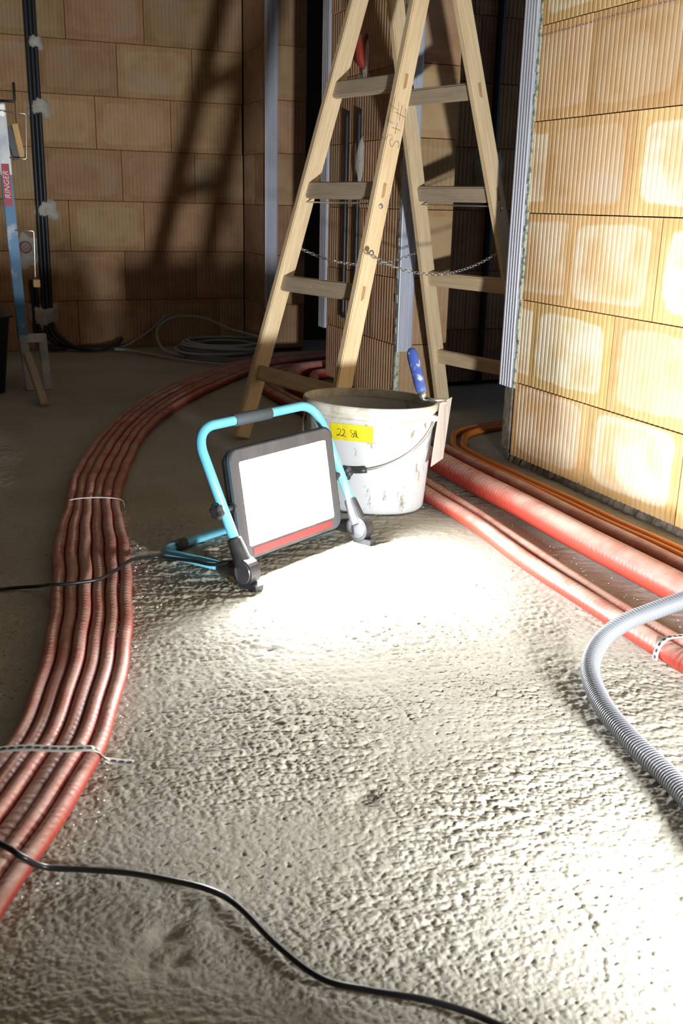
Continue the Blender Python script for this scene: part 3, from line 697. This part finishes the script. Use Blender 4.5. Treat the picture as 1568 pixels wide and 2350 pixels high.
floor_pipe([(1.458, -1.5), (1.462, .9), (1.468, 1.6), (1.477, 2.2), (1.49, 2.75), (1.50, 3.3), (1.505, 3.8), (1.56, 4.03), (1.70, 4.20), (2.3, 4.29)], .0225, 'dusty red pipe nearest the right wall behind the thick one', 8)
for i, (x, z) in enumerate(((1.540, .0125), (1.569, .0125))):
    P = wavy(smoothpath([(x, -1.5, z), (x, 1.2, z), (x, 2.2, z), (x+.004, 2.62, z), (x+.05, 2.82-.02*i, z), (x+.22, 3.0-.03*i, z), (2.3, 3.1-.05*i, z)], 12), .003, .4, 60)
    tag(obj('orange_conduit', tube(P, .0118, 12), 'orange', None, True), ['thin orange conduit beside the red pipes at the foot of the wall', 'thin orange conduit closest to the foot of the right wall'][i], 'conduit', 'orange conduits')
# perforated strap across the bundle
def strap_mesh(path, wdir, wd):
    V, F = [], []
    for p, d in zip(path, wdir): V += [p-d*wd/2, p+d*wd/2, p+d*wd/2+Z*.001, p-d*wd/2+Z*.001]
    for i in range(len(path)-1):
        for k in range(4): a = i*4+k; b_ = i*4+(k+1) % 4; F.append((a, b_, b_+4, a+4))
    return V, F
def perf_strap(pts, wd, label, hole, group, name='perforated_strap'):
    P = smoothpath(pts, 8); D = []
    for i in range(len(P)):
        t = unit(P[min(i+1, len(P)-1)]-P[max(i-1, 0)]); D.append(unit(np.cross(Z, t)))
    o = obj(name, strap_mesh(P, D, wd), 'strap', None, True); tag(o, label, 'metal strap', group)
    s = np.concatenate([[0], np.cumsum([np.linalg.norm(b_-a) for a, b_ in zip(P, P[1:])])]); n = int(s[-1]/hole); vfs = []
    for i in range(n):
        q = s[-1]*(i+.5)/n; j = min(int(np.searchsorted(s, q)), len(P)-1); t = unit(P[j]-P[j-1]); d = D[j]; up = unit(np.cross(t, d)); 
        if up[2] < 0: up = -up
        f_ = (q-s[j-1])/(s[j]-s[j-1]); c = P[j-1]+(P[j]-P[j-1])*f_+up*.0013; vfs.append(([c+wd*.24*(t*1.25*math.cos(a)+d*math.sin(a)) for a in np.linspace(0, 6.283, 9)[:-1]], [tuple(range(8))]))
    obj('strap_hole', join(*vfs), 'hole', o)
tp0 = .031
sA, sB = onZ(-20, 1712, tp0), onZ(215, 1722, tp0)
perf_strap([np.array([.012, 1.298, .004]), np.array([.020, 1.296, .020]), np.array([.034, 1.291, .0335]), np.array([.075, 1.276, .0385]), np.array([.125, 1.257, .0365]), sB+np.array([0, 0, .002]), onZ(238, 1742, .012), onZ(262, 1748, .006), onZ(306, 1752, .006)], .0155, 'pale perforated metal strap across the curved pipe bundle in the foreground', .0115, 'perforated straps')
k0, k1 = onZ(160, 1148, .028), onZ(276, 1146, .026)
o = obj('wire_tie', tube(smoothpath([k0+np.array([-.012, .006, -.024]), k0, k0*.5+k1*.5+Z*.006, k1, k1+np.array([.010, -.006, -.022])], 8), .0016, 8), 'blade', None, True); tag(o, 'thin wire tie around the curved pipe bundle left of the work light', 'wire tie')
c = onZ(1482, 1490, .03); yy = c[1]
sp_pts = [(x+(-.001 if x < 1.17 else .001), y, z-.001 if z > .01 else z) for x, y, z in [(1.141, yy, .006), (1.1425, yy, .022), (1.15, yy, .038), (1.166, yy, .0455), (1.185, yy, .0445), (1.205, yy, .043), (1.221, yy, .036), (1.228, yy, .02), (1.235, yy, .006)]]
perf_strap(sp_pts, .013, 'perforated metal strap clamping the right pipe near the grey hose', .011, 'perforated straps')

# ================================================================== GREY HOSE
hz = [(.80, .62, .017), (.862, .80, .0175), (.886, .893, .018), (.898, 1.02, .021), (.915, 1.13, .030)]
def hosept(px, py, z): return onZ(px, py, z)
hpts_ = [np.array(p) for p in hz[:2]]+[hosept(1552, 1800, .0175), hosept(1452, 1702, .018), hosept(1384, 1618, .018), hosept(1355, 1538, .022), hosept(1378, 1474, .036), hosept(1432, 1430, .058), hosept(1500, 1402, .075), hosept(1568, 1378, .090)]
last = hpts_[-1]; hpts_ = [np.array(p) for p in ((.35, -.5, .0175), (.58, -.05, .0175), (.72, .32, .0175))]+hpts_+[np.array(p) for p in (tuple(last+(last-hpts_[-2])*.9+np.array([0, 0, -.004])), (1.46, 1.43, .080), (1.545, 1.36, .058), (1.605, 1.2, .034), (1.625, .9, .0175), (1.62, .3, .0175))]
H_ = smoothpath(hpts_, 40); s = np.concatenate([[0], np.cumsum([np.linalg.norm(b_-a) for a, b_ in zip(H_, H_[1:])])]); tot = s[-1]; Pq, Rq = [], []
n = int(tot/.0056)
for i in range(n*5):
    q = tot*i/(n*5); j = min(max(int(np.searchsorted(s, q)), 1), len(H_)-1); f_ = (q-s[j-1])/(s[j]-s[j-1]+1e-9); Pq.append(H_[j-1]+(H_[j]-H_[j-1])*f_); Rq.append(.0150+(.0010, .0015, .0015, .0010, -.0024)[i % 5])
tag(obj('vacuum_hose', tube(Pq, Rq, 20), 'hose', None, True), 'grey corrugated hose curving over the right floor pipes', 'hose')

# ================================================================== CORDS
def cord(pix, r, label, name='power_cord', pre=(), post=()):
    P = [np.array(p, float) for p in pre]+[onZ(x, y, z) for x, y, z in pix]+[np.array(p, float) for p in post]
    return tag(obj(name, tube(smoothpath(P, 10), r, 10), 'cord', None, True), label, 'cord')
cord([(0, 1936, .043), (50, 1966, .041), (105, 1990, .012), (200, 1996, .006), (300, 2004, .007), (400, 2022, .010), (480, 2042, .012), (545, 2078, .008), (640, 2172, .006), (740, 2246, .007), (850, 2273, .010), (960, 2291, .012), (1060, 2318, .008), (1130, 2346, .006)], .0037,
     'black power cord winding across the floor in the foreground', pre=[(-1.2, 1.62, .006), (-.55, 1.40, .006), (-.25, 1.25, .008), (-.13, 1.20, .036), (-.06, 1.17, .043)], post=[(.50, .58, .006), (.58, .40, .006), (.60, .0, .006), (.4, -.5, .006)])
gl = hubL-U*.018+BK*.02
cord([(0, 1352, .006), (80, 1346, .014), (112, 1342, .036), (140, 1341, .042), (180, 1337, .0435), (230, 1328, .0435), (270, 1306, .043), (300, 1286, .041), (330, 1280, .030), (370, 1279, .022), (440, 1287, .030), (490, 1296, .036)], .0036,
     'black power cord running from the work light across the pipe bundle', pre=[(-1.6, 2.35, .006), (-.8, 2.1, .006), (-.2, 2.0, .006)], post=[hubL+BK*.030+Z*.014])

# ================================================================== BACK WALL SERVICES
def wall_tube(name, pts, r, mat, label, cat, group=None):
    o = obj(name, tube(smoothpath(pts, 10), r, 10), mat, None, True); return tag(o, label, cat, group)
x0 = .606
cl = ['left one of the black conduits running up the far left wall', 'middle one of the black conduits running up the far left wall', 'right one of the black conduits running up the far left wall']
for i, dx in enumerate((-.018, .001, .019)):
    pts = [(x0+dx+.004, BY-.0165, 2.5), (x0+dx+.002, BY-.0165, 1.6), (x0+dx, BY-.0165, .9), (x0+dx-.004, BY-.0165, .3), (x0+dx-.002, BY-.019, .13), (x0+dx+.02+.01*i, BY-.03-.012*i, .06), (x0+dx+.10, BY-.06-.03*i, .022), (x0+.22, BY-.09-.035*i, .018), (x0+.32, BY-.05-.035*i, .022+.006*i), (x0+.37-.01*i, BY-.02-.035*i, .05)]
    wall_tube('black_conduit', pts, .0105, 'conduit', cl[i], 'conduit', 'black conduits on the far wall')
for i, dx in enumerate((-.075, -.055)):
    wall_tube('black_conduit', [(x0+dx, BY-.0165, .36), (x0+dx+.003, BY-.0165, .2), (x0+dx+.004, BY-.014, .10), (x0+dx+.02, BY-.03, .04), (x0+dx+.07, BY-.09, .018), (x0+dx+.12, BY-.11, .016)], .0105, 'conduit', ['short black conduit below the socket box, nearer the trestle', 'short black conduit below the socket box, further from the trestle'][i], 'conduit', 'short conduits')
def blob(name, c, sx, sz, d, label, seed, axis='y', mat='plaster', cat='plaster'):
    r = np.random.RandomState(seed); n, rings = 26, 5; V, F = [], []; p3 = r.rand(3)*6.28; rad = [(abs(math.cos(t))**4+abs(math.sin(t))**4)**-.25*.86*(1+.16*(r.rand()-.5)+.10*math.sin(3*t+p3[0])+.08*math.sin(5*t+p3[1])) for t in np.linspace(0, 6.28, n+1)[:-1]]
    for k in range(rings):
        f_ = 1-k/rings; hgt = d*(1-f_**3)
        for i in range(n):
            t = 6.2832*i/n; a, b_ = sx*rad[i]*f_*math.cos(t), sz*rad[i]*f_*math.sin(t); j = d*.15*(r.rand()-.5) if k else 0
            V.append((c[0]+a, c[1]-hgt-j, c[2]+b_) if axis == 'y' else (c[0]-hgt-j, c[1]+a, c[2]+b_))
    V.append((c[0], c[1]-d, c[2]) if axis == 'y' else (c[0]-d, c[1], c[2]))
    for k in range(rings-1):
        for i in range(n): F.append((k*n+i, k*n+(i+1) % n, (k+1)*n+(i+1) % n, (k+1)*n+i))
    F += [((rings-1)*n+i, (rings-1)*n+(i+1) % n, len(V)-1) for i in range(n)]
    return tag(obj(name, (V, F), mat, None, True), label, cat, 'plaster dabs')
blob('plaster_dab', (.622, BY-.0005, 1.475), .046, .044, .034, 'topmost plaster dab holding the black conduits on the far wall', 1)
blob('plaster_dab', (.624, BY-.0005, 1.185), .062, .058, .034, 'second plaster dab from the top on the black conduits', 2)
blob('plaster_dab', (.628, BY-.0005, .705), .066, .060, .034, 'third plaster dab on the black conduits, above the socket box', 3)
blob('plaster_dab', (.585, BY-.0005, .175), .085, .075, .036, 'lowest plaster dab on the black conduits near the floor', 4)
blob('plaster_dab', (.528, BY-.0005, .50), .055, .095, .012, 'grey plaster patch around the brown socket box', 5)
sb = thing('socket_box', 'round brown socket box set in the far left wall', 'socket box', (.515, BY-.014, .52))
V, F = join(tube([(.515, BY-.006, .52), (.515, BY-.020, .52)], [.030, .031], 24), tube([(.515, BY-.0202, .52), (.515, BY-.0215, .52)], [.011, .009], 16)); obj('box_body', (V, F), 'brownbox', sb)
obj('box_ring', tube([(.515+.026*math.cos(t), BY-.021, .52+.026*math.sin(t)) for t in np.linspace(0, 6.2832, 25)[:-1]], .0028, 6, closed=True), 'brownbox', sb, True)

# coil of grey cable
ck = np.array([1.43, 4.98]); vf = []; P = []
for k in range(9*28):
    t = 2*math.pi*k/28; lay = k/28; rr_ = .215+.018*math.sin(lay*2.1)+.010*math.sin(lay*5.7); P.append((ck[0]+rr_*1.02*math.cos(t)+.01*math.sin(lay*3), ck[1]+rr_*.98*math.sin(t), .012+.0075*lay+.004*math.sin(t*2+lay)))
tail = [P[-1], (1.52, 5.16, .11), (1.40, 5.28, .16), (1.25, 5.31, .165), (1.14, 5.24, .11), (1.13, 5.08, .03), (1.2, 4.9, .012)]
P = P+[tuple(q) for q in smoothpath(tail, 8)][1:]
tag(obj('cable_coil', tube(P, .0072, 8), 'cable', None, True), 'coil of grey cable on the floor by the far wall', 'cable coil')
t1 = [onZ(520, 838, .012), onZ(430, 828, .012), onZ(340, 812, .012), onZ(290, 803, .014), onZ(265, 801, .02), onY(290, 793, 5.33), onY(340, 762, 5.37), onY(385, 722, 5.385)]
tag(obj('cable_end', tube(smoothpath(t1, 8), .0065, 8), 'cable', None, True), 'loose grey cable end leaning up against the far wall', 'cable')

# ================================================================== STEEL TRESTLE AT THE LEFT
TY = 4.25
ts = thing('scaffold_trestle', 'blue and bare steel scaffold trestle standing by the left edge', 'trestle', (.40, TY, 0))
ptop, pbot = np.array([.345, TY, 1.10]), np.array([.372, TY, .20])
bar('post', pbot, ptop, (1, 0, 0), .040, .028, 'bluepost', ts, .003)
bar('sleeve', ptop-Z*.26+np.array([.0078, 0, 0]), ptop+Z*.0, (1, 0, 0), .0425, .031, 'whitepost', ts, .003)
for xa, xb in ((.372, .385), (.446, .456)): bar('leg', (xa, TY, .205), (xb, TY, 0), (1, 0, 0), .034, .028, 'whitepost', ts, .003)
bar('cross_bar', (.355, TY-.001, .212), (.463, TY-.001, .212), (0, 0, 1), .034, .030, 'whitepost', ts, .003)
bar('strut', onY(62, 812, 4.17), (.40, 3.87, .004), (1, 0, 0), .030, .022, 'wood_grey', ts, .003)
obj('crank', tube(fillet([(.34, TY-.02, 1.108), (.402, TY-.02, 1.108), (.402, TY-.02, 1.175)], .008, 4), .0052, 10), 'conduit', ts, True)
obj('clamp_nut', join(cyl((.352, TY-.03, 1.085), (.352, TY+.02, 1.085), .010), cyl((.352, TY-.03, 1.062), (.352, TY+.02, 1.062), .010)), 'zinc', ts)
obj('wire_loop', tube(fillet([(.35, TY-.018, 1.072), (.440, TY-.018, 1.066), (.431, TY-.018, .902), (.37, TY-.018, .905)], .006, 3), .0028, 8), 'zinc', ts, True)
obj('wire_loop', tube(fillet([(.37, TY-.018, .636), (.440, TY-.018, .634), (.434, TY-.018, .46), (.434, TY-.018, .448)], .006, 3), .0028, 8), 'zinc', ts, True)
# label with lettering
zc = .80; xl = ptop[0]+(pbot[0]-ptop[0])*(1.10-zc)/.9
lm = frame((xl+.004, TY-.0162, zc), (0, 0, 1), (-1, 0, 0), (0, -1, 0))
lab = obj('label_plate', box(-.078, .078, -.0145, .0145, 0, .0008), 'redlabel', ts, False, frame((xl-.002, TY-.0148, .805), (-.03, 0, 1), (-1, 0, -.03), (0, -1, 0)), label='red sticker with white lettering')
cu = bpy.data.curves.new('lettering', 'FONT'); cu.body = 'RINGER'; cu.size = .0285; cu.align_x = 'CENTER'; cu.align_y = 'CENTER'; cu.shear = .25; cu.extrude = .0003; cu.space_character = 1.05
to = bpy.data.objects.new('lettering_tmp', cu); COL.objects.link(to); bpy.context.view_layer.update()
me = bpy.data.meshes.new_from_object(to.evaluated_get(bpy.context.evaluated_depsgraph_get())); bpy.data.objects.remove(to); me.materials.clear(); me.materials.append(M['white'])
lt = bpy.data.objects.new('lettering', me); link(lt, lab, frame((xl-.002, TY-.0162, .805), (-.03, 0, 1), (-1, 0, -.03), (0, -1, 0)))
# boards and a tub beside it
bb = bar('wood_offcut', (.398, TY+.030, 1.03), (.420, TY+.030, .905), (1, 0, 0), .022, .05, 'ochrewood', None, .002); tag(bb, 'ochre board end held in the upper wire loop of the trestle', 'board')
o = bar('wood_wedge', (.440, TY+.012, .445), (.440, TY+.012, .415), (1, 0, 0), .026, .03, 'ochrewood', None, .002); tag(o, 'small square wooden end below the lower wire loop of the trestle', 'board')
o = bar('dark_board', (.372, TY+.034, 1.02), (.400, TY+.034, .90), (1, 0, 0), .026, .05, 'conduit', None, .002); tag(o, 'dark board beside the ochre board on the trestle', 'board')
V, F = loft([(rrect(.20, .24, .05), 0), (rrect(.235, .28, .06), .30), (rrect(.25, .295, .06), .305), (rrect(.25, .295, .06), .312), (rrect(.228, .272, .055), .31), (rrect(.195, .235, .05), .012)], True, True)
tag(obj('mortar_tub', (V, F), 'conduit', None, True, Matrix.Translation((.085, 4.42, .002))), 'black mortar tub on the floor at the left edge', 'tub')

# ================================================================== NIB WALL DETAILS BEHIND THE LADDER
for i, y in enumerate((3.962, 3.838)):
    wall_tube('black_conduit', [(WX-.010, y, z) for z in (.30, .6, .9, 1.12)], .0095, 'conduit', ['dark conduit on the ribbed wall behind the ladder, nearer the dark doorway', 'dark conduit on the ribbed wall behind the ladder, below the red pipe end'][i], 'conduit', 'conduits behind the ladder')
o = blob('plaster_dab', (WX-.004, 3.805, 1.30), .030, .085, .012, 'plaster around the red pipe end behind the ladder top', 8, 'x')
o = blob('plaster_dab', (WX-.004, 3.84, .93), .045, .10, .016, 'plaster dab on the conduits behind the ladder, between its rungs', 9, 'x')
o = obj('red_pipe_end', tube(smoothpath([(WX-.002, 3.810, 1.385), (WX-.022, 3.808, 1.36), (WX-.026, 3.806, 1.32), (WX-.020, 3.804, 1.285), (WX-.004, 3.802, 1.265)], 8), [.012+.009*math.sin(math.pi*i/32.)+.0012*(i%2) for i in range(33)], 14), 'pipe', None, True); tag(o, 'red pipe end poking out of the ribbed wall behind the ladder', 'pipe')
wall_tube('black_conduit', [(2.27, 3.84-.014, z) for z in (0.02, .8, 1.6, 2.4)], .016, 'conduit', 'dark vertical conduit in the shaded passage behind the right ladder side', 'conduit')
blob('plaster_dab', (2.265, 3.8395, .90), .075, .10, .034, 'plaster dab on the conduit in the shaded passage', 10)

# ================================================================== CRUMBS
V, F = [], []
def crumb(x, y, s):
    n0 = len(V); a = rng.rand()*6.28
    pts = [(1, 0, .2), (-.5, .86, .1), (-.5, -.86, .15), (rng.uniform(-.3, .3), rng.uniform(-.3, .3), 1)]
    for px, py, pz in pts: V.append((x+s*(px*math.cos(a)-py*math.sin(a))*rng.uniform(.6, 1.2), y+s*(px*math.sin(a)+py*math.cos(a))*rng.uniform(.6, 1.2), s*pz*rng.uniform(.6, 1)+.001))
    F.extend([(n0, n0+1, n0+3), (n0+1, n0+2, n0+3), (n0+2, n0, n0+3), (n0, n0+2, n0+1)])
for i in range(130):
    k = rng.randint(28, 134); p = Rp[k]; q = p+np.array([abs(rng.normal(.012, .016)), rng.uniform(-.02, .02), 0]); crumb(q[0], q[1], rng.uniform(.001, .0034))
for i in range(170): crumb(rng.uniform(1.25, 1.33), rng.uniform(.9, 2.6), rng.uniform(.001, .0032))
for i in range(140): crumb(rng.uniform(1.52, 1.66), rng.uniform(.9, 2.7), rng.uniform(.001, .003))
for i in range(40): crumb(rng.uniform(1.12, 1.3), rng.uniform(2.2, 2.7), rng.uniform(.0015, .004))
o = obj('crumbs', (V, F), 'chip', None); o['kind'] = 'stuff'; tag(o, 'pale plaster crumbs scattered beside the red pipes', 'crumbs')
